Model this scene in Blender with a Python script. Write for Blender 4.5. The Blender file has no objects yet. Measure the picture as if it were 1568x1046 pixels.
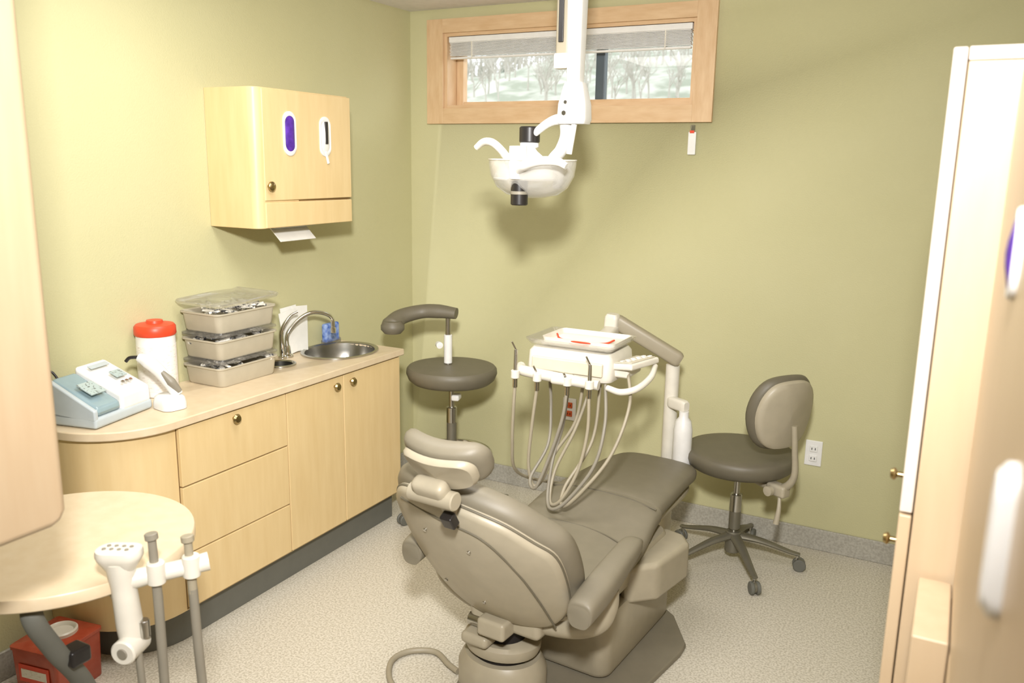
import bpy, bmesh, math, random
from mathutils import Vector, Matrix, Euler
random.seed(4)
pi=math.pi
# ------------------------------------------------------------------ helpers
def lin(c):
    return tuple(((x/255)/12.92 if x/255<=.04045 else ((x/255+.055)/1.055)**2.4) for x in c)+(1,)
MATS={}
def M(name,col,rough=.5,metal=0,col2=None,scale=20,bump=0,bscale=60,stretch=(1,1,1),lo=.35,hi=.65,spec=.5,alpha=1,trans=0,detail=4):
    m=bpy.data.materials.new(name);m.use_nodes=True;nt=m.node_tree;b=nt.nodes['Principled BSDF']
    b.inputs['Roughness'].default_value=rough;b.inputs['Metallic'].default_value=metal
    b.inputs['Specular IOR Level'].default_value=spec
    b.inputs['Base Color'].default_value=lin(col)
    tc=nt.nodes.new('ShaderNodeTexCoord');mp=nt.nodes.new('ShaderNodeMapping');mp.inputs['Scale'].default_value=stretch
    nt.links.new(tc.outputs['Object'],mp.inputs[0])
    if col2 is None: col2=tuple(max(0,x*.97) for x in col)
    n=nt.nodes.new('ShaderNodeTexNoise');n.inputs['Scale'].default_value=scale;n.inputs['Detail'].default_value=detail
    nt.links.new(mp.outputs[0],n.inputs['Vector'])
    r=nt.nodes.new('ShaderNodeValToRGB');r.color_ramp.elements[0].position=lo;r.color_ramp.elements[1].position=hi
    r.color_ramp.elements[0].color=lin(col2);r.color_ramp.elements[1].color=lin(col)
    nt.links.new(n.outputs['Fac'],r.inputs[0]);nt.links.new(r.outputs[0],b.inputs['Base Color'])
    if bump:
        n2=nt.nodes.new('ShaderNodeTexNoise');n2.inputs['Scale'].default_value=bscale;n2.inputs['Detail'].default_value=3
        nt.links.new(mp.outputs[0],n2.inputs['Vector'])
        bp=nt.nodes.new('ShaderNodeBump');bp.inputs['Strength'].default_value=bump;bp.inputs['Distance'].default_value=.01
        nt.links.new(n2.outputs['Fac'],bp.inputs['Height']);nt.links.new(bp.outputs[0],b.inputs['Normal'])
    if trans: b.inputs['Transmission Weight'].default_value=trans
    if alpha<1: b.inputs['Alpha'].default_value=alpha
    MATS[name]=m;return m
wallm=M('wall_paint_sage',(194,190,149),.75,col2=(192,188,146),scale=3,bump=.12,bscale=160)
ceilm=M('ceiling_white',(240,238,246),.9,bump=.1,bscale=40)
floorm=M('floor_vinyl_speckle',(214,208,194),.5,col2=(184,177,160),scale=135,lo=.38,hi=.58,detail=2)
cove=M('cove_vinyl_grey',(178,175,164),.55,col2=(158,154,143),scale=110,detail=2)
wood=M('maple_laminate',(224,199,150),.4,col2=(217,190,139),scale=5,stretch=(6,6,.8),lo=.3,hi=.7,detail=6)
creamw=M('maple_laminate_pale',(206,184,152),.35,col2=(200,177,144),scale=5,stretch=(6,6,.8),lo=.3,hi=.7,detail=6)
tan=M('maple_laminate_tan',(182,161,132),.35,col2=(177,154,124),scale=5,stretch=(6,6,.8),lo=.3,hi=.7,detail=6)
trimw=M('oak_trim',(218,188,150),.4,col2=(206,172,132),scale=9,stretch=(1.2,3,6),lo=.3,hi=.7,detail=8)
trimv=M('oak_trim_vertical',(218,188,150),.4,col2=(206,172,132),scale=9,stretch=(6,3,1.2),lo=.3,hi=.7,detail=8)
gap=M('shadow_gap_laminate',(120,92,50),.7)
lam=M('counter_laminate',(218,200,170),.35,col2=(213,193,161),scale=25)
toe=M('toe_kick_grey',(104,104,96),.6)
steel=M('brushed_steel',(190,188,182),.25,1)
legm=M('cast_aluminium_grey',(128,124,110),.45,.6)
chrome=M('chrome',(220,220,218),.1,1)
brass=M('satin_brass',(168,148,104),.3,1)
uph=M('vinyl_taupe',(127,120,103),.5,bump=.03,bscale=200)
uphd=M('vinyl_olive_dark',(105,99,83),.5,bump=.03,bscale=200)
shell=M('plastic_beige_shell',(173,164,143),.4,bump=.02,bscale=300)
metalp=M('painted_beige_metal',(163,154,133),.35)
pw=M('plastic_warm_white',(222,217,204),.35)
wh=M('plastic_white',(232,231,228),.35)
edgew=M('edge_glare_pale',(228,216,204),.35)  # flash glare on the cabinet edge, painted in as a paler laminate
beige=M('plastic_cream',(208,200,180),.4)
black=M('plastic_black',(36,33,32),.35)
dark=M('dark_gap',(22,16,14),.8)
hosem=M('hose_taupe',(158,149,128),.45)
hosed=M('hose_grey',(138,132,118),.45)
paper=M('paper_white',(236,235,230),.8)
red=M('cap_red',(222,72,40),.4)
redbox=M('sharps_red_plastic',(200,92,66),.25,col2=(186,76,50),trans=.25)
teal=M('teal_translucent',(168,194,202),.12,trans=.35)
ltblue=M('panel_blue_grey',(184,194,198),.4)
purple=M('glove_purple',(92,44,168),.6,col2=(64,26,128),scale=40)
blue=M('sponge_blue',(58,96,180),.8,col2=(150,172,215),scale=40)
clear=M('clear_plastic',(235,232,225),.08,trans=.85,alpha=.5)
milky=M('shield_polycarbonate',(240,238,232),.1,trans=.5,alpha=.5)
bin_=M('bin_taupe_plastic',(190,182,162),.35)
clutter=M('instrument_packs',(226,222,212),.4,col2=(80,82,88),scale=60,lo=.40,hi=.5)
labelm=M('label_print',(238,234,228),.6,col2=(222,214,206),scale=60,lo=.38,hi=.44,stretch=(1,1,4))
lcd=M('display_grey',(170,186,186),.3,col2=(90,96,96),scale=120,lo=.36,hi=.42)
orange=M('outlet_orange',(200,84,30),.4)
mull=M('window_mullion_grey',(78,88,96),.4)

def group(name,loc=(0,0,0),rz=0):
    e=bpy.data.objects.new(name,None);e.empty_display_size=.05
    e.location=loc;e.rotation_euler=(0,0,rz);bpy.context.scene.collection.objects.link(e);return e
def mk(name,bm,par,mat,smooth=True,bev=0,mtx=None,seg=3):
    if mtx is not None: bm.transform(mtx)
    bmesh.ops.recalc_face_normals(bm,faces=bm.faces)
    me=bpy.data.meshes.new(name);bm.to_mesh(me);bm.free()
    o=bpy.data.objects.new(name,me);bpy.context.scene.collection.objects.link(o)
    if mat: me.materials.append(mat)
    if par is not None: o.parent=par
    if bev:
        b=o.modifiers.new('bevel','BEVEL');b.width=bev;b.segments=seg;b.limit_method='ANGLE';b.angle_limit=.6
    if smooth:
        for p in me.polygons:p.use_smooth=True
        if bev: o.modifiers.new('wn','WEIGHTED_NORMAL')
        me.set_sharp_from_angle(angle=.7)
    return o
def T(loc=(0,0,0),rot=(0,0,0)):
    return Matrix.Translation(loc)@Euler(rot,'XYZ').to_matrix().to_4x4()
def box(name,c,s,par,mat,bev=.004,rot=(0,0,0)):
    bm=bmesh.new();bmesh.ops.create_cube(bm,size=1)
    for v in bm.verts: v.co=Vector((v.co.x*s[0],v.co.y*s[1],v.co.z*s[2]))
    return mk(name,bm,par,mat,bev=bev,mtx=T(c,rot))
def bx(name,x0,x1,y0,y1,z0,z1,par,mat,bev=.004):
    return box(name,((x0+x1)/2,(y0+y1)/2,(z0+z1)/2),(x1-x0,y1-y0,z1-z0),par,mat,bev)
def circ(r=1,n=40,rx=None,ry=None):
    rx=rx or r;ry=ry or r
    return [(rx*math.cos(2*pi*i/n),ry*math.sin(2*pi*i/n)) for i in range(n)]
def cr_closed(pts,k=6):
    out=[];n=len(pts)
    for i in range(n):
        p0,p1,p2,p3=[Vector(pts[(i+j-1)%n]) for j in range(4)]
        for a in range(k):
            t=a/k;out.append(tuple(.5*((2*p1)+(-p0+p2)*t+(2*p0-5*p1+4*p2-p3)*t*t+(-p0+3*p1-3*p2+p3)*t**3)))
    return out
def cr(pts,k=8):
    P=[Vector(p) for p in pts];out=[]
    for i in range(len(P)-1):
        p0=P[i-1] if i>0 else P[0]*2-P[1];p1=P[i];p2=P[i+1];p3=P[i+2] if i+2<len(P) else P[-1]*2-P[-2]
        for a in range(k):
            t=a/k;out.append(.5*((2*p1)+(-p0+p2)*t+(2*p0-5*p1+4*p2-p3)*t*t+(-p0+3*p1-3*p2+p3)*t**3))
    out.append(P[-1]);return out
def rrect(w,h,r,n=6):
    o=[]
    for cx,cy,a0 in ((w/2-r,h/2-r,0),(-w/2+r,h/2-r,90),(-w/2+r,-h/2+r,180),(w/2-r,-h/2+r,270)):
        for i in range(n+1):
            a=math.radians(a0+90*i/n);o.append((cx+r*math.cos(a),cy+r*math.sin(a)))
    return o
def rings(name,R,par,mat,cap=True,smooth=True,mtx=None):
    bm=bmesh.new();V=[[bm.verts.new(p) for p in r] for r in R];n=len(R[0])
    for i in range(len(V)-1):
        a=V[i];b=V[i+1]
        for j in range(n): bm.faces.new((a[j],a[(j+1)%n],b[(j+1)%n],b[j]))
    if cap:
        bm.faces.new(V[0][::-1]);bm.faces.new(V[-1])
    return mk(name,bm,par,mat,mtx=mtx,smooth=smooth)
def solid(name,outline,prof,par,mat,mtx=None,deform=None,cen=None,cap=True):
    cx=cen[0] if cen else sum(p[0] for p in outline)/len(outline);cy=cen[1] if cen else sum(p[1] for p in outline)/len(outline)
    R=[]
    for f,z in prof:
        f=max(f,1e-3);rg=[]
        for x,y in outline:
            p=Vector((cx+(x-cx)*f,cy+(y-cy)*f,z))
            if deform: p=Vector(deform(p))
            rg.append(p)
        R.append(rg)
    return rings(name,R,par,mat,mtx=mtx,cap=cap)
def plate(name,outline,z0,z1,par,mat,bev=.004,mtx=None):
    bm=bmesh.new();a=[bm.verts.new((x,y,z0)) for x,y in outline];b=[bm.verts.new((x,y,z1)) for x,y in outline];n=len(a)
    for i in range(n): bm.faces.new((a[i],a[(i+1)%n],b[(i+1)%n],b[i]))
    bm.faces.new(a[::-1]);bm.faces.new(b)
    return mk(name,bm,par,mat,bev=bev,mtx=mtx)
def pillow(name,outline,h,par,mat,mtx=None,deform=None,hb=None,e=.06):
    hb=h if hb is None else hb
    pr=[(0,-hb),(.5,-hb),(1-2.2*e,-hb),(1-e,-hb*.93),(1-.35*e,-hb*.62),(1,-.1*hb),(1,.15*h),(1-.3*e,.6*h),(1-e,.88*h),(1-2.4*e,.98*h),(.6,h*1.03),(.3,h*1.05),(0,h*1.06)]
    return solid(name,outline,pr,par,mat,mtx,deform)
def lathe(name,prof,c,par,mat,rot=(0,0,0),n=40):
    return solid(name,circ(1,n),prof,par,mat,mtx=T(c,rot),cen=(0,0))
def sweep(name,pts,r,par,mat,k=8,n=12,flat=None,up=None):
    P=cr(pts,k);N=len(P)
    def rr(t):
        if not isinstance(r,(list,tuple)): return r
        a=t*(len(r)-1);i=min(int(a),len(r)-2);return r[i]*(1-(a-i))+r[i+1]*(a-i)
    R=[];nrm=None
    for i in range(N):
        t=(P[min(i+1,N-1)]-P[max(i-1,0)]).normalized()
        if nrm is None:
            nrm=Vector(up) if up else (Vector((0,0,1)) if abs(t.z)<.9 else Vector((1,0,0)))
        nrm=(nrm-t*nrm.dot(t)).normalized();b=t.cross(nrm)
        q=rr(i/(N-1));fl=flat if flat else 1
        R.append([P[i]+nrm*math.cos(2*pi*j/n)*q*fl+b*math.sin(2*pi*j/n)*q for j in range(n)])
    return rings(name,R,par,mat)
def cyl(name,p0,p1,r,par,mat,r2=None,n=24):
    r2=r if r2 is None else r2
    p0=Vector(p0);p1=Vector(p1);t=(p1-p0).normalized();u=t.orthogonal().normalized();b=t.cross(u)
    L=(p1-p0).length;e=min(.12*min(r,r2),L*.2)
    st=[(0,r-e),(e,r),(L-e,r2),(L,r2-e)]
    R=[[p0+t*s+u*math.cos(2*pi*j/n)*q+b*math.sin(2*pi*j/n)*q for j in range(n)] for s,q in st]
    return rings(name,R,par,mat)
def superring(c,a,b,ux,uy,e=3,n=32):
    o=[]
    for i in range(n):
        t=2*pi*i/n;ct=math.cos(t);s=math.sin(t)
        o.append(Vector(c)+Vector(ux)*a*math.copysign(abs(ct)**(2/e),ct)+Vector(uy)*b*math.copysign(abs(s)**(2/e),s))
    return o
def boolcut(o,cutters):
    for i,c in enumerate(cutters):
        m=o.modifiers.new('c%d'%i,'BOOLEAN');m.operation='DIFFERENCE';m.object=c;m.solver='EXACT'
    bpy.context.view_layer.update()
    dg=bpy.context.evaluated_depsgraph_get();me=bpy.data.meshes.new_from_object(o.evaluated_get(dg))
    o.modifiers.clear();o.data=me
def rm(l):
    for c in l: bpy.data.objects.remove(c,do_unlink=True)

XL=-.012; XR=3.15; YB=0; YF=-5.0; H=2.44
# ------------------------------------------------------------------ room shell
bx('floor',XL-.15,XR+.15,YF-.15,.2,-.1,0,None,floorm,0)
bx('ceiling',XL-.15,XR+.15,YF-.15,.2,H,H+.1,None,ceilm,0)
bx('wall_left',XL-.15,XL,YF-.15,.2,0,H,None,wallm,0)
bx('wall_right',XR,XR+.15,YF-.15,.2,0,H,None,wallm,0)
bx('wall_front',XL,XR,YF-.15,YF,0,H,None,wallm,0)
wb=bx('wall_back',XL,XR,0,.18,0,H,None,wallm,0)
WX0,WX1,WZ0,WZ1=.195,1.50,1.955,2.325
c=bx('cut',WX0,WX1,-.1,.4,WZ0,WZ1,None,None,0);boolcut(wb,[c]);rm([c])
bx('baseboard_back',XL,XR,-.012,0,0,.1,None,cove,.004)
bx('baseboard_left',XL,XL+.012,-4.9,-.012,0,.1,None,cove,.004)

# ------------------------------------------------------------------ window
w=group('window_1',(0,0,0))
def trimbox(n,x0,x1,z0,z1,m): return bx(n,x0,x1,-.02,.0,z0,z1,w,m,.001)
trimbox('casing_left',.102,.197,1.881,2.39,trimv);trimbox('casing_right',1.50,1.59,1.881,2.39,trimv)
trimbox('casing_bottom',.197,1.50,1.881,1.957,trimw);trimbox('casing_top',.197,1.50,2.323,2.39,trimw)
for n,x0,x1,z0,z1,m in (('jamb_left',WX0,WX0+.018,WZ0,WZ1,trimv),('jamb_right',WX1-.018,WX1,WZ0,WZ1,trimv),('sill',WX0+.018,WX1-.018,WZ0,WZ0+.018,trimw),('jamb_head',WX0+.018,WX1-.018,WZ1-.018,WZ1,trimw)):
    bx(n,x0,x1,.0,.17,z0,z1,w,m,.0)
for n,x0,x1,z0,z1,m in (('sash_left',WX0+.018,WX0+.06,WZ0+.018,WZ1-.018,trimv),('sash_right',WX1-.03,WX1-.018,WZ0+.018,WZ1-.018,trimv),('sash_bottom',WX0+.06,WX1-.03,WZ0+.018,WZ0+.04,trimw),('sash_top',WX0+.06,WX1-.03,WZ1-.045,WZ1-.018,trimw)):
    bx(n,x0,x1,.09,.13,z0,z1,w,m,.004)
bx('mullion',.985,1.03,.1,.14,WZ0+.02,WZ1-.02,w,mull,.003)
gm=bpy.data.materials.new('window_glass');gm.use_nodes=True;nt=gm.node_tree;nt.nodes.clear()
o_=nt.nodes.new('ShaderNodeOutputMaterial');mx=nt.nodes.new('ShaderNodeMixShader');tr=nt.nodes.new('ShaderNodeBsdfTransparent');gl=nt.nodes.new('ShaderNodeBsdfGlossy');gl.inputs['Roughness'].default_value=.02;mx.inputs[0].default_value=.015
nt.links.new(tr.outputs[0],mx.inputs[1]);nt.links.new(gl.outputs[0],mx.inputs[2]);nt.links.new(mx.outputs[0],o_.inputs[0])
bx('glass',WX0+.05,WX1-.025,.112,.116,WZ0+.03,WZ1-.03,w,gm,0)
bl=group('window_blind')
bx('headrail',WX0+.025,WX1-.025,.002,.04,2.278,2.305,bl,wh,.003)
bm=bmesh.new()
for i in range(12):
    z=2.276-.0056*i
    m=bmesh.ops.create_cube(bm,size=1)['verts']
    for v in m: v.co=Vector(((WX0+WX1)/2+v.co.x*(WX1-WX0-.06)+.002*(i%3-1),.02+v.co.y*.026,z+v.co.z*.0032))
mk('stacked_slats',bm,bl,wh,smooth=False)
bx('bottom_rail',WX0+.03,WX1-.03,.008,.032,2.198,2.208,bl,wh,.003)
for x in (.35,.85,1.35): bx('ladder_cord',x,x+.006,.004,.036,2.20,2.28,bl,pw,.001)
th=group('wall_thermometer',(1.505,0,1.82))
box('plate',(0,-.006,-.03),(.036,.012,.1),th,wh,.004);box('bracket',(0,-.006,.035),(.022,.012,.03),th,clear,.003);box('red_mark',(0,-.0135,.02),(.02,.003,.012),th,red,.001)

def outlet(x,z,inner):
    g=group('wall_outlet',(x,0,z))
    box('cover_plate',(0,-.003,0),(.072,.008,.116),g,wh,.003)
    for s in (-1,1):
        box('receptacle',(0,-.009,s*.022),(.034,.006,.03),g,inner,.004)
        for a in (-1,1): box('slot',(a*.007,-.0125,s*.022),(.003,.002,.01),g,dark,0)
outlet(.95,.47,orange);outlet(2.14,.45,wh)

# ------------------------------------------------------------------ exterior
def hillh(x,y):
    return max(0,(y-10)/28)**.8*max(1,(6.8+.18*(x+8)+ .35*math.sin(x*.5)+.3*math.sin(x*1.3+1)))
bm=bmesh.new();nx,ny=90,40;G=[]
for j in range(ny):
    row=[]
    for i in range(nx):
        x=-48+64*i/(nx-1);y=.6+39*j/(ny-1);z=1.3+hillh(x,y)+random.uniform(-.1,.1)*(1 if y>14 else .2)
        row.append(bm.verts.new((x,y,z)))
    G.append(row)
for j in range(ny-1):
    for i in range(nx-1): bm.faces.new((G[j][i],G[j][i+1],G[j+1][i+1],G[j+1][i]))
hm=M('hillside_brush',(172,171,158),1,col2=(134,138,120),scale=1.5,detail=15,lo=.4,hi=.6)
mk('hillside_ground',bm,None,hm)
bark=M('bare_tree_bark',(178,172,160),.9);pine=M('conifer_green',(106,120,106),.9,col2=(76,90,78),scale=8)
tr_=group('bare_tree_grove')
bm=bmesh.new()
def stick(a,b,r):
    a=Vector(a);b=Vector(b);t=(b-a).normalized();u=t.orthogonal().normalized();q=t.cross(u)
    A=[bm.verts.new(a+(u*math.cos(k*2.094)+q*math.sin(k*2.094))*r) for k in range(3)];B=[bm.verts.new(b+(u*math.cos(k*2.094)+q*math.sin(k*2.094))*r*.6) for k in range(3)]
    for k in range(3): bm.faces.new((A[k],A[(k+1)%3],B[(k+1)%3],B[k]))
def tree(p,d,L,r,n):
    e=p+d*L;stick(p,e,r)
    if n:
        for k in range(3):
            dd=(d+Vector((random.uniform(-.7,.7),random.uniform(-.7,.7),random.uniform(-.1,.5)))).normalized();tree(p+d*L*random.uniform(.5,1),dd,L*random.uniform(.5,.75),r*.55,n-1)
for i in range(900):
    x=random.uniform(-24,2);y=random.uniform(13,37);tree(Vector((x,y,1.2+hillh(x,y))),Vector((random.uniform(-.1,.1),0,1)),random.uniform(.4,.8),.03,4)
mk('branches',bm,tr_,bark,smooth=False)
bm=bmesh.new()
for i in range(36):
    x=random.uniform(-30,-13);y=random.uniform(33,39);z=1.2+hillh(x,y);h=random.uniform(.5,1.0)
    for k in range(4): bmesh.ops.create_cone(bm,segments=9,radius1=.42*(1-k*.2)*h*.7,radius2=.02,depth=h*.5,matrix=Matrix.Translation((x,y,z+h*.2*(k+1))))
mk('conifers',bm,tr_,pine,smooth=False)

# ------------------------------------------------------------------ wall cabinet (left)
wc=group('glove_dispenser_cabinet',(0,0,0))
x0,x1,y0,y1,z0,z1=XL,.243,-1.39,-.83,1.428,1.956
ol=[(x0,y0)]+[(x1-.035+.035*math.sin(a),y0+.035-.035*math.cos(a)) for a in [i*pi/2/6 for i in range(7)]]+[(x1-.012,y1),(x0,y1)]
plate('carcass',ol,z0,z1,wc,wood,.003)
box('door',(x1-.004,(y0+y1)/2+.018,(1.533+z1)/2-.002),(.018,y1-y0-.04,z1-1.533-.006),wc,wood,.003)
box('door_gap',(x1-.0105,(y0+y1)/2+.018,1.53),(.012,y1-y0-.036,.004),wc,gap,0)
box('lower_apron',(x1-.004,(y0+y1)/2+.018,(z0+1.527)/2),(.018,y1-y0-.04,1.527-z0-.003),wc,wood,.003)
def slot(yc,zc,mat,wi,hi_,name='glove_slot',xf=x1+.006,g=wc,sgn=1):
    mt=Matrix.Translation((xf,yc,zc))@Matrix(((0,0,sgn,0),(1,0,0,0),(0,1,0,0),(0,0,0,1)))
    solid(name+'_rim',rrect(wi,hi_,wi*.49,8),[(1,-.002),(1,.003),(.93,.006),(.8,.005),(.78,.0)],g,wh,mt,cap=False)
    solid(name+'_gloves',rrect(wi*.8,hi_*.9,wi*.39,8),[(1,.001),(.8,.006),(.3,.010),(0,.011)],g,mat,mt)
slot(-1.21,1.79,purple,.07,.17)
slot(-1.0,1.785,paper,.066,.16,'mask_slot')
box('box_edge',(x1+.0145,-1.0,1.80),(.008,.016,.09),wc,black,.002)
box('loose_mask_strap',(x1+.011,-.995,1.70),(.006,.012,.05),wc,paper,.002,(.3,0,0))
lathe('knob',[(.006,0),(.007,.012),(.018,.016),(.018,.022),(.012,.028),(0,.03)],(x1+.004,-1.335,1.59),wc,brass,(0,pi/2,0))
box('paper_towel',(.16,-1.12,1.40),(.1,.21,.004),wc,paper,.001,(0,.75,0))
box('towel_slot',(.12,-1.115,1.424),(.12,.24,.01),wc,steel,.002)

# ------------------------------------------------------------------ base cabinet
bc=group('dental_side_cabinet')
def bodyol(xf,yend,yn,r):
    o=[(XL+.001,yend),(xf,yend)]
    for i in range(13):
        a=i/12*pi/2;o.append((xf-r+r*math.cos(a),yn+r-r*math.sin(a)))
    o.append((XL+.001,yn));return o
body=plate('carcass',bodyol(.352,-.655,-2.19,.24),.13,.808,bc,wood,0)
ctop=plate('countertop',bodyol(.378,-.635,-2.215,.26),.806,.836,bc,lam,0)
SX,SY=.158,-.83
sc=lathe('cut',[(0,-.5),(1,-.5),(1,.5),(0,.5)],(0,0,0),None,None)
sc.data.transform(Matrix.Translation((SX,SY,.8))@Matrix.Diagonal((.15,.17,.4,1)))
tc_=lathe('cut2',[(0,-.5),(1,-.5),(1,.5),(0,.5)],(0,0,0),None,None)
TX,TY=.115,-1.17
tc_.data.transform(Matrix.Translation((TX,TY,.8))@Matrix.Diagonal((.052,.052,.4,1)))
boolcut(ctop,[sc,tc_]);boolcut(body,[sc,tc_]);rm([sc,tc_])
b=ctop.modifiers.new('bevel','BEVEL');b.width=.004;b.segments=2;b.limit_method='ANGLE';b.angle_limit=.8
solid('sink_bowl',circ(1,56,.165,.19),[(1,.001),(1,.006),(.95,.008),(.9,.002),(.88,-.03),(.84,-.11),(.7,-.135),(.3,-.14),(.12,-.142),(.1,-.15),(0,-.15)],bc,steel,Matrix.Translation((SX,SY,.836)),cap=False,cen=(0,0))
solid('waste_chute_ring',circ(1,40,.066,.066),[(1,.001),(1,.006),(.9,.008),(.78,.003),(.76,-.1),(.7,-.12),(0,-.12)],bc,steel,Matrix.Translation((TX,TY,.836)),cap=False,cen=(0,0))
plate('toe_kick',bodyol(.318,-.665,-2.13,.23),0,.13,bc,toe,.002)
yd=[-1.93,-1.413,-1.068,-.657]
def front(n,ya,yb,za,zb): box(n,(.359,(ya+yb)/2,(za+zb)/2),(.018,yb-ya-.005,zb-za-.005),bc,wood,.0025)
box('reveal_backing',(.3515,(yd[0]+yd[3])/2,.47),(.004,yd[3]-yd[0],.672),bc,gap,0)
front('drawer_top',yd[0],yd[1],.59,.803);front('drawer_middle',yd[0],yd[1],.345,.59);front('drawer_bottom',yd[0],yd[1],.14,.345)
front('door_left',yd[1],yd[2],.14,.803);front('door_right',yd[2],yd[3],.14,.803)
for y,z in ((-1.685,.775),(-1.125,.765),(-1.02,.765)):
    lathe('knob',[(.006,0),(.007,.012),(.017,.016),(.018,.02),(.013,.027),(0,.029)],(.366,y,z),bc,brass,(0,pi/2,0))

# faucet
fa=group('gooseneck_faucet',(.04,-1.045,.838))
lathe('base_flange',[(0,0),(.026,0),(.026,.006),(.016,.014),(.014,.04),(.012,.05),(0,.05)],(0,0,0),fa,chrome)
sweep('spout',[(0,0,.04),(0,.005,.1),(.02,.05,.155),(.05,.1,.185),(.08,.15,.18),(.10,.185,.155),(.103,.19,.105)],.009,fa,chrome)
cyl('aerator',(.103,.19,.11),(.103,.19,.085),.012,fa,chrome)
sweep('lever_body',[(0,-.03,.0),(0,-.032,.06),(.0,-.03,.12),(.02,.0,.18),(.04,.03,.20)],[.012,.012,.01,.006,.005],fa,chrome)
lathe('side_flange',[(0,0),(.02,0),(.02,.006),(.012,.012),(0,.012)],(0,-.03,0),fa,chrome)
pp=group('paper_pamphlets',(0,0,0))
for i,(y,a,h) in enumerate(((-.985,.05,.21),(-.93,-.08,.205),(-1.0,.12,.195))):
    box('sheet',(.016+.005*i-.008,y,.84+h/2),(.003,.1,h),pp,paper,.0,(a,-.06,0))
sp=group('dish_sponge_caddy',(.012,-.73,.838))
box('sponge',(.01,0,.055),(.03,.10,.09),sp,blue,.01);box('caddy',(.012,0,.012),(.035,.11,.024),sp,clear,.005)

# trays stack
ts=group('stacked_instrument_tubs',(.105,-1.43,.837),0.0)
zc=0
for i in range(3):
    solid('tub',rrect(.205,.31,.025),[(0,.0),(.9,.0),(.93,.006),(.98,.066),(1.03,.07),(1.03,.076),(1.0,.076),(.95,.072),(.9,.02),(0,.02)],ts,bin_,Matrix.Translation((0,0,zc)),cen=(0,0))
    bm=bmesh.new()
    for k in range(26):
        bmesh.ops.create_cube(bm,size=1,matrix=T((random.uniform(-.075,.075),random.uniform(-.125,.125),random.uniform(.062,.088)),(random.uniform(-.4,.4),random.uniform(-.4,.4),random.random()*3))@Matrix.Diagonal((.018,.06,.008,1)))
    mk('instrument_packs',bm,ts,clutter,smooth=False,mtx=Matrix.Translation((0,0,zc)))
    if i<2:
        solid('tub_lid',rrect(.215,.32,.03),[(0,.0),(1,.0),(1,.006),(.93,.008),(.9,.016),(0,.016)],ts,clear,Matrix.Translation((0,0,zc+.09)),cen=(0,0))
    zc+=.104
solid('top_lid',rrect(.225,.34,.03),[(0,.0),(1,.0),(1.04,.01),(1.02,.014),(.93,.006),(0,.006)],ts,clear,T((0,0,.315),(0.02,.03,.06)),cen=(0,0))
# wipes canister
wp=group('disinfectant_wipes_canister',(.06,-1.745,.837));wp.scale=(1,1,1.13)
lathe('tub',[(0,0),(.064,0),(.068,.004),(.068,.195),(.065,.2),(0,.2)],(0,0,0),wp,wh)
lathe('label',[(.0685,.02),(.0688,.022),(.0688,.165),(.0685,.167)],(0,0,0),wp,labelm)
lathe('lid',[(0,.198),(.07,.198),(.073,.203),(.072,.225),(.066,.232),(.03,.237),(.028,.245),(0,.245)],(0,0,0),wp,red)
# amalgamator
am=group('amalgamator',(.125,-2.035,.838),math.radians(12));am.scale=(.93,.93,1)
def wedge(n,x0,x1,y0,y1,zf,zb,par,mat,z0=0,bev=.01):
    bm=bmesh.new();P=[(x0,y0,z0),(x1,y0,z0),(x1,y1,z0),(x0,y1,z0),(x0,y0,zb),(x1,y0,zf),(x1,y1,zf),(x0,y1,zb)]
    v=[bm.verts.new(p) for p in P]
    for f in ((0,1,2,3),(4,5,6,7),(0,1,5,4),(1,2,6,5),(2,3,7,6),(3,0,4,7)): bm.faces.new([v[i] for i in f])
    return mk(n,bm,par,mat,bev=bev)
wedge('base_housing',-.1,.105,-.145,.145,.035,.05,am,ltblue)
wedge('control_housing',-.098,.103,-.01,.143,.085,.165,am,wh,.025,.014)
wedge('side_cheek',-.098,.103,-.145,-.125,.06,.155,am,ltblue,.025,.006)
wedge('lid_teal',-.09,.1,-.126,-.01,.065,.15,am,teal,.035,.016)
box('lid_window',(.03,-.07,.115),(.07,.07,.004),am,lcd,.001,(0,.40,0))
box('display',(.02,.075,.133),(.04,.05,.004),am,lcd,.001,(0,.38,0))
box('brand_strip',(-.05,.06,.158),(.02,.09,.003),am,ltblue,.001,(0,.38,0))
for i in range(3): box('button',(.065,.045+.02*i,.114),(.01,.012,.005),am,steel,.001,(0,.38,0))
# curing light
cu=group('curing_light',(.24,-1.85,.838),math.radians(-10))
solid('charging_base',rrect(.105,.09,.03),[(0,0),(1,0),(1.0,.02),(.9,.04),(.7,.048),(0,.05)],cu,wh,cen=(0,0))
sweep('handle',[(.02,.02,.045),(0,.0,.09),(-.02,-.02,.13),(-.045,-.045,.165),(-.07,-.065,.18)],[.019,.021,.022,.024,.014],cu,wh)
sweep('grip_panel',[(.034,.02,.06),(.017,.0,.095),(-.004,-.02,.13)],[.009,.016,.009],cu,hosed)
sweep('light_tip',[(-.07,-.065,.18),(-.09,-.085,.178),(-.1,-.095,.165)],.006,cu,black)
cd=group('power_cord')
sweep('cord',[(XL+.006,-2.12,.99),(.0,-2.11,.985),(.02,-2.1,.95),(.02,-2.08,.90),(.01,-2.06,.87)],.004,cd,black)

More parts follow.
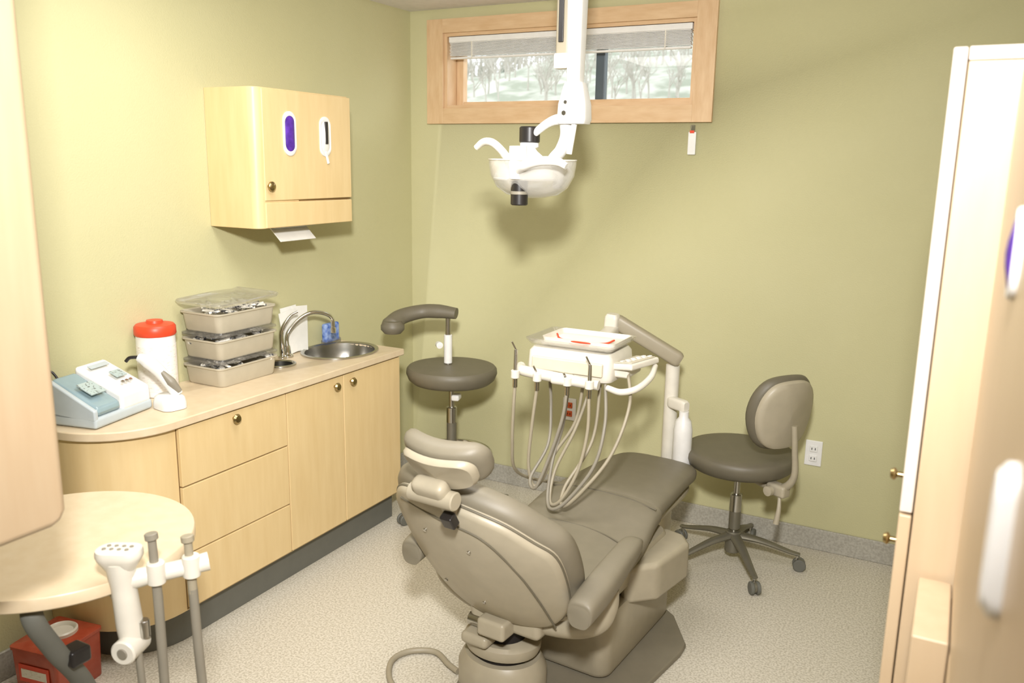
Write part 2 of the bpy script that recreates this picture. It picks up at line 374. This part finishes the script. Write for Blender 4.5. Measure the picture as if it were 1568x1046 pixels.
# ------------------------------------------------------------------ ceiling dental light
dl=group('dental_operatory_light',(1.415,-1.1,0))
bx('ceiling_mount',-.09,.09,-.09,.09,2.41,2.44,dl,wh,.01)
solid('pole',rrect(.046,.06,.015),[(0,1.93),(1,1.93),(1.35,2.42),(0,2.42)],dl,wh,cen=(0,0))
solid('cable_bracket',rrect(.046,.03,.008),[(0,2.02),(1,2.02),(1,2.42),(0,2.42)],dl,hosem,Matrix.Translation((-.048,-.0,0)),cen=(0,0))
box('bracket_slot',(-.05,-.017,2.17),(.018,.006,.16),dl,black,.002)
box('bracket_tip',(-.048,-.004,2.03),(.05,.04,.05),dl,wh,.006)
solid('joint_block',rrect(.105,.085,.02),[(0,1.825),(.9,1.825),(1,1.84),(.95,1.89),(.7,1.945),(.6,1.96),(0,1.96)],dl,wh,cen=(0,0))
cyl('joint_screw',(-.02,-.046,1.86),(-.02,-.04,1.86),.008,dl,steel);cyl('joint_screw',(-.015,-.046,1.895),(-.015,-.036,1.895),.006,dl,steel)
cyl('stub_rod',(.012,-.02,1.84),(-.002,-.03,1.725),.01,dl,wh)
LX=-.168
sweep('yoke_upper',[(-.02,0,1.84),(-.06,-.01,1.84),(-.10,-.01,1.825),(-.15,-.01,1.79)],[.022,.018,.015,.013],dl,wh)
sweep('yoke_arm',[(-.03,.0,1.85),(-.025,.0,1.79),(-.045,.0,1.74),(-.085,.02,1.70),(-.075,.05,1.65),(-.09,.06,1.61)],[.026,.024,.022,.022,.02,.014],dl,wh)
cyl('bulb_housing_top',(LX,0,1.762),(LX,0,1.818),.036,dl,black)
cyl('bulb_housing_ring',(LX,0,1.745),(LX,0,1.766),.033,dl,wh)
solid('reflector_hood',circ(1,48,.118,.09),[(0,1.75),(.28,1.75),(.36,1.735),(.62,1.71),(.86,1.675),(1,1.64),(.97,1.635),(0,1.66)],dl,wh,mtx=Matrix.Translation((LX-.01,-.01,0)),cen=(0,0))
solid('hood_spine',circ(1,24,.03,.03),[(0,1.75),(1,1.75),(1.1,1.69),(.9,1.64),(0,1.63)],dl,wh,mtx=Matrix.Translation((LX,-.085,0)),cen=(0,0))
solid('polycarbonate_shield',circ(1,56,.162,.115),[(1,1.705),(1,1.69),(.96,1.65),(.82,1.61),(.6,1.585),(.3,1.575),(0,1.572),(0,1.576),(.3,1.579),(.58,1.589),(.8,1.614),(.94,1.652),(.98,1.69),(.98,1.705)],dl,milky,mtx=Matrix.Translation((LX+.012,0,0)),cen=(0,0),cap=False)
sweep('shield_rim',[(LX+.012+.162*math.cos(a*pi/16),.115*math.sin(a*pi/16),1.704) for a in range(33)],.003,dl,pw,k=1)
cyl('bulb_housing_bottom',(LX,-.07,1.55),(LX,-.07,1.655),.03,dl,black)
cyl('bulb_housing_clip',(LX,-.07,1.585),(LX,-.07,1.6),.031,dl,hosed)
sweep('handle_left',[(-.205,-.08,1.70),(-.225,-.10,1.735),(-.255,-.11,1.76),(-.29,-.11,1.762),(-.32,-.11,1.742)],[.015,.014,.014,.013,.01],dl,pw)
sweep('handle_right',[(-.16,-.1,1.665),(-.12,-.13,1.685),(-.06,-.14,1.70),(.0,-.13,1.70),(.035,-.13,1.685)],[.012,.017,.016,.015,.011],dl,wh)

# ------------------------------------------------------------------ delivery unit
du=group('dental_delivery_unit',(1.405,-.95,.045),0)
solid('body',rrect(.34,.25,.03),[(0,.875),(.85,.875),(.97,.885),(1,.9),(.97,.97),(.9,.985),(0,.985)],du,pw,cen=(0,0))
solid('instrument_tray',rrect(.335,.245,.02),[(0,1.0),(.9,1.0),(.95,1.003),(1.04,1.018),(1.05,1.018),(1.04,1.012),(.95,.996),(0,.996)],du,clear,cen=(0,0))
solid('tray_liner',rrect(.29,.2,.02),[(0,1.003),(.93,1.003),(.97,1.02),(1.0,1.02),(.97,1.0),(0,1.0)],du,pw,cen=(0,0),mtx=Matrix.Translation((.02,.01,.002)))
bx('tray_paper',-.1,.1,-.05,.06,1.004,1.009,du,paper,.001)
bx('tray_neck',-.08,.08,-.07,.07,.98,1.0,du,pw,.004)
sweep('tray_tube',[(-.1,-.0,1.018),(-.05,-.07,1.016),(.05,-.09,1.016),(.12,-.06,1.016),(.13,.0,1.018)],.0035,du,red)
sweep('holder_bar',[(-.19,-.12,.905),(-.165,-.155,.9),(-.05,-.165,.895),(.05,-.165,.89),(.14,-.16,.885)],[.018,.02,.02,.02,.018],du,pw)
bx('front_panel',-.14,.14,-.135,-.115,.905,.955,du,beige,.006)
bx('centre_grip',-.035,.035,-.2,-.12,.875,.905,du,pw,.012)
box('control_pad',(.215,-.01,.945),(.10,.18,.024),du,pw,.008,(.0,-.12,-.25))
box('control_pad_face',(.214,-.01,.959),(.082,.15,.003),du,beige,.001,(.0,-.12,-.25))
for i in range(5):
    for j in range(2): box('pad_key',(.19+.024*j+.009*i,-.065+.03*i,.961+.003*j),(.012,.016,.003),du,paper,.001,(0,-.12,-.25))
sweep('side_handle',[(.165,-.14,.875),(.22,-.15,.87),(.265,-.11,.88),(.285,-.03,.905),(.275,.05,.93)],[.011,.012,.012,.012,.010],du,pw)
bx('pad_support',.15,.22,-.08,.06,.9,.935,du,pw,.01)
def instr(x,h,mat,r=.008,yy=-.185):
    cyl('instrument',(x,yy,.87),(x-.004,yy+.01,.87+h),r,du,mat,r2=r*.8)
    cyl('instrument_tip',(x-.004,yy+.01,.87+h),(x-.016,yy+.0,.90+h),r*.4,du,steel)
    cyl('holder_cup',(x,yy,.875),(x,yy,.905),.016,du,pw)
    cyl('hose_nut',(x,yy,.84),(x,yy,.872),.009,du,steel)
instr(-.18,.11,steel);instr(-.09,.03,steel,.009);instr(.115,.09,steel);instr(.03,.02,hosem,.01)
H_=lambda n,p,m=hosem,r=.0062: sweep(n,p,r,du,m,k=10)
H_('hose',[(-.18,-.185,.85),(-.185,-.185,.75),(-.195,-.17,.62),(-.21,-.12,.5),(-.2,.0,.42),(-.12,.15,.36)])
H_('hose',[(-.09,-.185,.85),(-.105,-.19,.7),(-.115,-.19,.56),(-.10,-.18,.475),(-.07,-.17,.49),(-.03,-.14,.6),(.03,-.1,.72),(.05,-.08,.88)])
H_('hose',[(.03,-.185,.86),(.02,-.2,.75),(-.02,-.22,.6),(-.06,-.24,.49),(-.10,-.2,.51),(-.07,-.12,.62),(-.09,-.06,.75),(-.1,-.06,.88)],hosed)
H_('hose',[(.115,-.185,.86),(.12,-.2,.72),(.10,-.23,.58),(.05,-.26,.47),(.0,-.24,.45),(-.01,-.18,.55),(.04,-.12,.7),(.08,-.06,.88)])
H_('hose',[(.15,-.12,.88),(.185,-.2,.76),(.17,-.25,.62),(.09,-.29,.49),(.03,-.29,.445),(-.01,-.24,.47),(-.03,-.16,.58),(-.02,-.1,.7),(-.02,-.05,.88)],hosed)
H_('hose',[(.21,-.06,.93),(.25,-.14,.82),(.22,-.22,.66),(.14,-.28,.53),(.07,-.28,.46),(.04,-.2,.5),(.1,-.1,.66),(.1,-.04,.88)])
px_,py_=.185,.57
cyl('post',(px_,py_,-.045),(px_,py_,.82),.03,du,pw)
cyl('post_collar',(px_,py_,.80),(px_,py_,.86),.024,du,beige)
cyl('post_foot',(px_,py_,-.045),(px_,py_,.01),.07,du,pw)
def bar(n,a,b,w_,h_,par,mat,e=4):
    a=Vector(a);b=Vector(b);t=(b-a).normalized();s=t.cross(Vector((0,0,1)))
    s=s.normalized() if s.length>.01 else Vector((1,0,0));u=s.cross(t)
    L=(b-a).length
    return rings(n,[superring(a+t*k,w_*f,h_*f,s,u,e) for k,f in ((0,.75),(.01,.95),(.02,1),(L-.02,1),(L-.01,.95),(L,.75))],par,mat)
bar('balance_arm',(px_+.035,py_-.01,.84),(-.055,.48,1.0),.03,.032,du,hosem)
bar('arm_knuckle',(-.055,.46,1.03),(-.06,.46,.94),.03,.03,du,pw)
bar('arm_link',(-.055,.47,.96),(-.03,.08,.92),.03,.025,du,pw)
bar('bottle_bracket',(px_,py_-.02,.66),(px_+.09,py_-.07,.66),.02,.025,du,pw)
lathe('water_bottle',[(0,.31),(.036,.31),(.04,.32),(.04,.56),(.032,.60),(.02,.615),(.02,.64),(0,.64)],(px_+.08,py_-.07,0),du,wh)

# ------------------------------------------------------------------ dental chair
dc=group('dental_chair',(1.495,-1.615,0),math.radians(-4.5))
pl=[(-.2,.0),(-.14,-.2),(.1,-.28),(.28,-.16),(.34,.1),(.375,.5),(.37,.56),(.26,.72),(.2,.76),(-.15,.76),(-.22,.6)]
plate('floor_plate',pl,0,.022,dc,uph,.006)
solid('base_column',circ(1,40,.15,.13),[(0,.02),(1,.02),(1,.1),(.9,.13),(.85,.14),(0,.14)],dc,metalp,Matrix.Translation((-.05,.0,0)),cen=(0,0))
solid('column_gap',circ(1,40,.1,.09),[(0,.13),(1,.13),(1,.17),(0,.17)],dc,dark,Matrix.Translation((-.05,0,0)),cen=(0,0))
solid('swivel_collar',circ(1,40,.13,.11),[(0,.16),(.95,.16),(1,.175),(1,.195),(.9,.205),(0,.205)],dc,metalp,Matrix.Translation((-.05,0,0)),cen=(0,0))
solid('swivel_core',circ(1,32,.08,.075),[(0,.2),(1,.2),(1,.3),(0,.3)],dc,dark,Matrix.Translation((-.05,0,0)),cen=(0,0))
bx('swivel_bracket',-.13,-.03,-.13,-.03,.205,.245,dc,metalp,.015)
cyl('motor',(-.13,-.07,.265),(-.01,-.07,.265),.022,dc,steel)
solid('lift_housing',rrect(.32,.56,.05),[(0,.03),(.95,.03),(1,.05),(1,.2),(.95,.25),(0,.26)],dc,metalp,Matrix.Translation((.08,.45,0)),cen=(0,0))
plate('lift_side_box',[(.24,.34),(.31,.42),(.335,.64),(.29,.70),(.2,.72),(.2,.34)],.23,.37,dc,metalp,.02)
solid('seat_pan',rrect(.42,.72,.06),[(0,.27),(.9,.27),(1,.3),(1.05,.36),(1,.385),(0,.385)],dc,metalp,Matrix.Translation((0.02,.33,0)),cen=(0,0))
secs=[(-.03,.375,.17,.03),(.0,.385,.225,.045),(.08,.385,.245,.05),(.25,.385,.255,.05),(.42,.405,.25,.052),(.55,.44,.235,.052),(.62,.45,.228,.05)]
def padloft(n,secs,mat,e=3.2,par=dc):
    pts=cr([(s[0],s[1],s[2]) for s in secs],5);th_=cr([(s[3],0,0) for s in secs],5)
    return rings(n,[superring((0,p.x,p.y),p.z,t.x,(1,0,0),(0,0,1),e) for p,t in zip(pts,th_)],par,mat)
padloft('seat_cushion',secs,uph)
padloft('leg_cushion',[(.6,.445,.19,.035),(.63,.452,.215,.05),(.75,.455,.21,.045),(.95,.455,.195,.042),(1.08,.448,.185,.04),(1.14,.443,.16,.035),(1.17,.44,.1,.02)],uph)
padloft('leg_support_plate',[(.6,.405,.12,.02),(.65,.405,.19,.025),(1.0,.40,.18,.02),(1.12,.40,.14,.012)],metalp)
sweep('seat_stitch',[(-.235,.33,.44),(-.12,.37,.448),(0,.385,.449),(.12,.37,.448),(.235,.33,.44)],.0025,dc,uphd)
sweep('seat_crease',[(-.22,.585,.485),(-.1,.6,.497),(0,.603,.498),(.1,.6,.497),(.22,.585,.485)],.003,dc,uphd)
# backrest
BM=Matrix.Translation((0,-.045,.325))@Euler((math.radians(90+31),0,0)).to_matrix().to_4x4()
ob=[(-.13,-.01),(-.2,.02),(-.26,.11),(-.285,.24),(-.295,.37),(-.285,.47),(-.22,.545),(-.1,.575),(0,.57),(.08,.55),(.16,.51),(.23,.44),(.28,.37),(.285,.24),(.26,.11),(.2,.02),(.13,-.01),(0,-.02)]
bend=lambda p:(p.x,p.y,p.z-.8*p.x*p.x-.25*(p.y-.25)**2)
obs=cr_closed(ob,5)
pillow('back_cushion',obs,.04,dc,uph,BM,bend)
ob2=[(x*.93,.015+y*.93) for x,y in obs]
solid('back_shell',ob2,[(0,.03),(.9,.03),(1,.035),(1,.05),(.985,.06),(.95,.064),(.6,.066),(0,.067)],dc,shell,BM,bend)
sweep('shell_rim_groove',[Vector(BM@Vector(bend(Vector((a,b,.045))))) for a,b in ob2+[ob2[0]]],.004,dc,uphd,k=1,n=8)
def strip(n,pts,r,mat=uphd): sweep(n,[Vector(BM@Vector(bend(Vector((a,b,.066))))) for a,b in pts],r,dc,mat,n=8)
strip('shell_seam',[(-.21,.49),(-.05,.49),(.08,.45),(.15,.33),(.18,.2),(.19,.03)],.003)
for a,b_ in ((-.14,.4),(.02,.38),(-.17,.13),(-.02,.11)):
    p=BM@Vector(bend(Vector((a,b_,.067))));lathe('shell_screw',[(.006,-.002),(.006,.002),(0,.003)],p,dc,steel,(math.radians(121),0,0),12)
bx('back_hinge',-.13,.13,-.08,.08,.26,.34,dc,metalp,.02)
bx('hinge_block',-.06,.04,-.14,-.06,.26,.32,dc,metalp,.012)
# headrest
HMt=T((-.0,-.385,.915),(math.radians(90+38),0,0))
oh=cr_closed([(-.135,0),(-.13,.04),(-.095,.064),(0,.07),(.095,.064),(.13,.04),(.135,0),(.12,-.05),(.06,-.07),(0,-.075),(-.06,-.07),(-.12,-.05)],4)
bendh=lambda p:(p.x,p.y,p.z-2.0*p.x*p.x)
pillow('headrest_cushion',oh,.03,dc,uph,HMt,bendh,e=.12)
solid('headrest_shell',[(x*.85,y*.8) for x,y in oh],[(0,.03),(1,.03),(1,.042),(.93,.05),(0,.052)],dc,shell,HMt,bendh)
box('headrest_bracket',(-.015,-.42,.845),(.11,.05,.06),dc,shell,.02,(.6,0,0))
cyl('headrest_knob',(-.09,-.41,.82),(.06,-.41,.82),.026,dc,shell)
box('headrest_bar',(0,-.37,.79),(.05,.025,.16),dc,shell,.01,(.55,0,0))
box('bar_latch',(0.02,-.385,.75),(.04,.03,.045),dc,black,.006,(.55,0,0))
def arm(s,n,off,dy=0):
    x=off*s
    pts=[(x,-.2,.46,.034,.035),(x,-.185,.475,.044,.042),(x,-.08,.495,.048,.044),(x-.01*s,.06,.51,.044,.04),(x-.02*s,.18,.52,.038,.03),(x-.025*s,.235,.515,.024,.016)]
    A=cr([(p[0],p[1]+dy,p[2]+.008) for p in pts],6);B=cr([(p[3]*.93,p[4]*.88,0) for p in pts],6)
    rings(n,[superring(a,b.x,b.y,(1,0,0),(0,0,1),2.8) for a,b in zip(A,B)],dc,uph)
    sweep(n+'_bracket',[(x-.005*s,-.0,.47),(x-.01*s,-.0,.41),(x-.04*s,-.01,.35),(x-.14*s,-.02,.31),(.0,-.02,.29)],[.03,.034,.036,.034,.034],dc,metalp,n=16)
arm(1,'armrest_right',.325);arm(-1,'armrest_left',.30,.04)
hc=group('chair_supply_hose')
sweep('hose',[(1.28,-1.62,.012),(1.23,-1.60,.012),(1.15,-1.56,.012),(1.07,-1.60,.012),(1.05,-1.68,.012),(1.12,-1.78,.012),(1.25,-1.84,.012),(1.4,-1.9,.012)],.01,hc,hosem)

# ------------------------------------------------------------------ stools
def stool(name,x,y,zs,r,rz,ring=False):
    g=group(name,(x,y,0),rz)
    solid('seat_cushion',circ(1,48,r,r*.97),[(0,-.08),(.6,-.08),(.86,-.075),(.95,-.058),(1,-.03),(.99,-.01),(.95,-.0),(.8,.005),(0,.0)],g,uphd,Matrix.Translation((0,0,zs)),cen=(0,0))
    cyl('under_plate',(0,0,zs-.095),(0,0,zs-.075),.11,g,shell)
    cyl('gas_lift',(0,0,.12),(0,0,zs-.08),.014,g,steel)
    cyl('lift_sleeve',(0,0,.16),(0,0,zs-.22),.024,g,legm)
    cyl('sleeve_band',(0,0,zs-.28),(0,0,zs-.2),.0255,g,steel)
    cyl('hub',(0,0,.055),(0,0,.15),.034,g,legm)
    for k in range(5):
        a=2*pi*k/5+.25;dx,dy=math.cos(a),math.sin(a)
        sweep('base_leg',[(dx*.02,dy*.02,.13),(dx*.12,dy*.12,.115),(dx*.24,dy*.24,.08),(dx*.28,dy*.28,.072)],[.026,.02,.014,.012],g,legm,flat=.6)
        cyl('caster_stem',(dx*.27,dy*.27,.045),(dx*.27,dy*.27,.075),.006,g,steel)
        for s in (-1,1):
            c0=Vector((dx*.28-dy*s*.006,dy*.28+dx*s*.006,.027));cyl('caster_wheel',c0,c0+Vector((-dy*s*.014,dx*s*.014,0)),.027,g,toe)
        cyl('caster_hood',(dx*.28-dy*-.008,dy*.28+dx*-.008,.03),(dx*.28-dy*.008,dy*.28+dx*.008,.03),.022,g,legm)
    if ring:
        R=.19;pts=[(R*math.cos(2*pi*i/32),R*math.sin(2*pi*i/32),.3) for i in range(33)]
        sweep('foot_ring',pts,.01,g,chrome,k=1)
        for k in range(3):
            a=2*pi*k/3;cyl('ring_spoke',(0,0,.3),(R*math.cos(a),R*math.sin(a),.3),.007,g,chrome)
        cyl('ring_hub',(0,0,.28),(0,0,.32),.03,g,black)
    return g
s1=stool('operator_stool',1.885,-.325,.52,.235,0)
bdir=Vector((.80,-.60,0)).normalized()
BS=Matrix.Translation(Vector((.20,-.115,.725)))@Matrix.Rotation(math.atan2(bdir.y,bdir.x)+pi/2,4,'Z')@Euler((math.radians(90+8),0,0)).to_matrix().to_4x4()
osb=cr_closed([(-.155,0),(-.14,.09),(-.09,.15),(0,.165),(.09,.15),(.14,.09),(.155,0),(.13,-.09),(.08,-.14),(0,-.15),(-.08,-.14),(-.13,-.09)],4)
bb=lambda p:(p.x,p.y,p.z-1.2*p.x*p.x)
pillow('backrest_cushion',osb,.028,s1,uphd,BS@Matrix.Translation((0,0,-.03)),bb,e=.1)
solid('backrest_shell',[(x*.9,y*.92) for x,y in osb],[(0,-.01),(1,-.01),(1,.004),(.97,.012),(.85,.018),(0,.022)],s1,shell,BS,bb)
sweep('backrest_stem',[(.03,0,.42),(.12,-.07,.415),(.2,-.125,.425),(.25,-.15,.49),(.245,-.15,.6),(.235,-.145,.7)],[.016,.018,.018,.014,.012,.012],s1,metalp)
box('stem_clamp',(.19,-.125,.42),(.09,.05,.05),s1,shell,.012,(0,0,-.5))
sweep('height_lever',[(.2,-.14,.41),(.205,-.16,.35),(.2,-.17,.29)],[.006,.009,.012],s1,shell)
lathe('lever_knob',[(0,-.012),(.02,-.01),(.02,.01),(0,.012)],(.16,-.16,.42),s1,shell,(pi/2,0,-.5))

s2=stool('assistant_stool',.53,-.46,.735,.218,.3,True)
c2=math.cos(-.3);sn=math.sin(-.3)
def L2(p):
    x,y=p[0]-.53,p[1]+.46;return (x*c2-y*sn,x*sn+y*c2,p[2])
sweep('arm_cushion',[L2(p) for p in ((.30,-.655,.925),(.295,-.62,.935),(.30,-.55,.965),(.36,-.47,.985),(.44,-.44,.99),(.53,-.42,.985))],[.03,.05,.042,.038,.038,.03],s2,uphd,n=20,flat=.85)
lathe('arm_end_cap',[(0,-.03),(.04,-.028),(.055,-.01),(.055,.01),(.04,.028),(0,.03)],L2((.31,-.63,.93)),s2,uphd)
cyl('arm_post',L2((.49,-.43,.65)),L2((.49,-.43,.965)),.013,s2,steel)
cyl('post_sleeve',L2((.49,-.43,.74)),L2((.49,-.43,.88)),.02,s2,wh)
lathe('arm_clamp_knob',[(0,-.015),(.016,-.013),(.016,.013),(0,.015)],L2((.455,-.455,.83)),s2,wh,(pi/2,0,.5))
sweep('arm_underbar',[L2((.49,-.43,.645)),L2((.51,-.45,.64)),L2((.53,-.46,.645))],.015,s2,steel)
box('lift_paddle',L2((.58,-.5,.60)),(.04,.06,.03),s2,wh,.01)

# ------------------------------------------------------------------ near-left
pc=group('partition_cabinet')
def yz(n,pts,xa,xb,mat,bev=.01):
    bm=bmesh.new();a=[bm.verts.new((xa,y,z)) for y,z in pts];b=[bm.verts.new((xb,y,z)) for y,z in pts];k=len(a)
    for i in range(k): bm.faces.new((a[i],a[(i+1)%k],b[(i+1)%k],b[i]))
    bm.faces.new(a[::-1]);bm.faces.new(b);return mk(n,bm,pc,mat,bev=bev)
yz('cabinet_case',[(-2.925,1.075),(-2.935,1.055),(-2.955,1.05),(-4.2,1.05),(-4.2,2.44),(-2.925,2.44)],.96,1.26,tan,.015)
rt=group('round_side_table',(.8,-2.65,0))
solid('table_top',circ(1,72,.3,.3),[(0,.77),(.99,.77),(1,.773),(1,.797),(.992,.8),(0,.8)],rt,lam,cen=(0,0))
sweep('support_leg',[(.05,-.05,.76),(.17,-.19,.755),(.17,-.15,.64),(.14,-.07,.5),(.1,.0,.3),(.06,.02,.04)],[.02,.022,.022,.022,.024,.028],rt,toe,flat=.6)
box('under_plate',(.08,-.1,.76),(.2,.2,.02),rt,beige,.006)
solid('foot_disc',circ(1,40,.2,.2),[(0,0),(1,0),(1,.012),(.9,.025),(.2,.035),(0,.035)],rt,toe,cen=(0,0),mtx=Matrix.Translation((.05,.02,0)))
box('leg_clamp',(.165,-.1,.6),(.05,.05,.04),rt,black,.008)
ah=group('assistant_instrument_holder',(1.105,-2.72,0))
solid('touch_pad_head',rrect(.098,.066,.03),[(0,.82),(.5,.82),(.75,.84),(.95,.855),(1,.862),(1,.87),(.96,.876),(0,.878)],ah,pw,cen=(0,0),mtx=T((0,0,0),(0,0,.5)))
for i in range(4):
    for j in range(2): lathe('pad_button',[(.0045,.876),(.0045,.879),(0,.8795)],(-.024+.015*i-.004*j,-.018+.016*j+.007*i,0),ah,hosed,n=10)
sweep('holder_stem',[(.0,.0,.85),(.003,.002,.79),(.008,.005,.70),(.015,.005,.64)],[.032,.026,.028,.024],ah,pw,n=20)
sweep('mount_arm',[(-.12,.05,.765),(-.07,.03,.76),(.0,.0,.755)],[.018,.018,.018],ah,pw)
cyl('stem_cap',(.03,-.035,.655),(.005,.03,.655),.028,ah,pw)
cyl('stem_cap_hole',(.031,-.038,.655),(.03,-.034,.655),.012,ah,hosed)
sweep('holder_tube',[(.0,.0,.80),(.04,.05,.805),(.08,.1,.81),(.11,.14,.815)],[.024,.019,.019,.021],ah,pw)
def inst2(p,h,m,dx):
    x,y=p
    cyl('holder_cup',(x,y,.79),(x,y,.84),.019,ah,pw)
    cyl('suction_handle',(x,y,.75),(x-.006,y,.75+h),.0105,ah,m,r2=.009)
    cyl('handle_nozzle',(x-.006,y,.75+h),(x-.008,y,.765+h),.014,ah,m)
    sweep('suction_hose',[(x,y,.76),(x+dx*.2,y,.6),(x+dx*.6,y,.4),(x+dx,y,.15),(x+dx-.06,y-.05,.012),(x+dx-.2,y-.1,.012)],.0105,ah,hosed)
inst2((.055,.045),.14,hosed,.0);inst2((.095,.105),.12,hosem,.03)
cyl('valve_body',(.035,.02,.67),(.035,.02,.71),.012,ah,steel)
sweep('air_hose',[(.035,.0,.66),(.04,.0,.55),(.045,.0,.35),(.04,.0,.05),(0,-.05,.012),(-.12,-.08,.012)],.008,ah,hosed)
sb=group('sharps_container',(.175,-2.30,0),math.radians(10))
solid('red_box',rrect(.18,.19,.012),[(0,0),(.93,0),(.95,.004),(1,.16),(1.04,.163),(1.04,.173),(1,.176),(0,.176)],sb,redbox,cen=(0,0))
lathe('lid_opening',[(.05,.176),(.05,.186),(.045,.19),(.04,.186),(.037,.178),(0,.177)],(.0,.02,0),sb,pw)
box('label',(.0,-.096,.09),(.12,.002,.06),sb,red,.0);box('label_white',(0,-.0975,.09),(.1,.001,.03),sb,labelm,.0)

# ------------------------------------------------------------------ right side cabinets
XC=XR-.022
tcb=group('tall_storage_cabinet')
bx('carcass',2.60,XC,-2.30,-1.5,.0,1.86,tcb,creamw,.003)
bx('upper_door',2.578,2.598,-2.302,-1.9,1.125,1.88,tcb,edgew,.003)
bx('lower_door',2.578,2.598,-2.302,-1.9,.1,1.12,tcb,creamw,.003)
bx('top_panel',2.6,XC,-2.305,-1.5,1.86,1.88,tcb,edgew,.002)
for z in (1.18,1.06): lathe('knob',[(.005,0),(.005,.010),(.010,.013),(.011,.016),(.008,.021),(0,.022)],(2.578,-2.27,z),tcb,brass,(0,-pi/2,0))
nc=group('glove_cabinet')
bx('carcass',2.69,XC,-3.5,-2.31,.0,1.875,nc,creamw,.006)
bx('upper_door',2.672,2.69,-3.45,-2.33,1.02,1.86,nc,creamw,.008)
bx('lower_door',2.672,2.69,-3.45,-2.33,.1,1.01,nc,creamw,.008)
slot(-2.87,1.62,purple,.07,.09,'glove_slot',2.671,nc,-1)
solid('door_pull',rrect(.04,.11,.0195,8),[(0,0),(1,0),(1,.006),(.85,.012),(.6,.009),(0,.006)],nc,wh,Matrix.Translation((2.672,-3.19,1.455))@Matrix(((0,0,-1,0),(1,0,0,0),(0,1,0,0),(0,0,0,1))),cen=(0,0))
bx('low_drawer_unit',2.62,2.671,-2.52,-2.31,.0,1.02,nc,creamw,.004)

# ------------------------------------------------------------------ added fill fixture + lights
cf=group('added_fill_fixture')  # unseen ceiling fixture, added to carry the room fill
bx('frame',.35,1.95,-2.3,-1.6,2.41,2.44,cf,wh,.004)
def area(n,loc,target,size,e,col,sy=None,spread=None):
    l=bpy.data.lights.new(n,'AREA');l.energy=e;l.size=size;l.color=col
    if sy: l.shape='RECTANGLE';l.size_y=sy
    if spread: l.spread=math.radians(spread)
    o=bpy.data.objects.new(n,l);o.location=loc;o.rotation_euler=(Vector(target)-Vector(loc)).to_track_quat('-Z','Y').to_euler();bpy.context.scene.collection.objects.link(o);return o
area('added_fill_light',(1.15,-1.95,2.40),(1.15,-1.95,0),1.5,27,(1,.97,.93),.6)  # fill light added overhead to brighten the room and left wall
area('bounce_flash_light',(2.58,-3.8,2.3),(.75,-.8,1.2),.2,49,(1,.98,.96),None,104)

wd=bpy.data.worlds.new('world');bpy.context.scene.world=wd;wd.use_nodes=True
bg=wd.node_tree.nodes['Background'];bg.inputs[0].default_value=(.88,.94,1,1);bg.inputs[1].default_value=3.2

# ------------------------------------------------------------------ camera
cam=bpy.data.cameras.new('camera');co=bpy.data.objects.new('camera',cam);bpy.context.scene.collection.objects.link(co)
ps,tht,ro=.4855,.2094,.0168
fw=Vector((-math.sin(ps)*math.cos(tht),math.cos(ps)*math.cos(tht),-math.sin(tht)));r=Vector((math.cos(ps),math.sin(ps),0));u=r.cross(fw)
r2=r*math.cos(ro)+u*math.sin(ro);u2=-r*math.sin(ro)+u*math.cos(ro)
mw=Matrix.Identity(4)
for i in range(3): mw[i][0]=r2[i];mw[i][1]=u2[i];mw[i][2]=-fw[i]
mw.translation=(2.6229,-3.8138,1.6989)
co.matrix_world=mw
cam.sensor_width=36;cam.lens=1298.08/1568*36;cam.clip_start=.05
cam.dof.use_dof=True;cam.dof.focus_distance=3.2;cam.dof.aperture_fstop=4.0
bpy.context.scene.camera=co
bpy.context.scene.view_settings.view_transform='Standard'
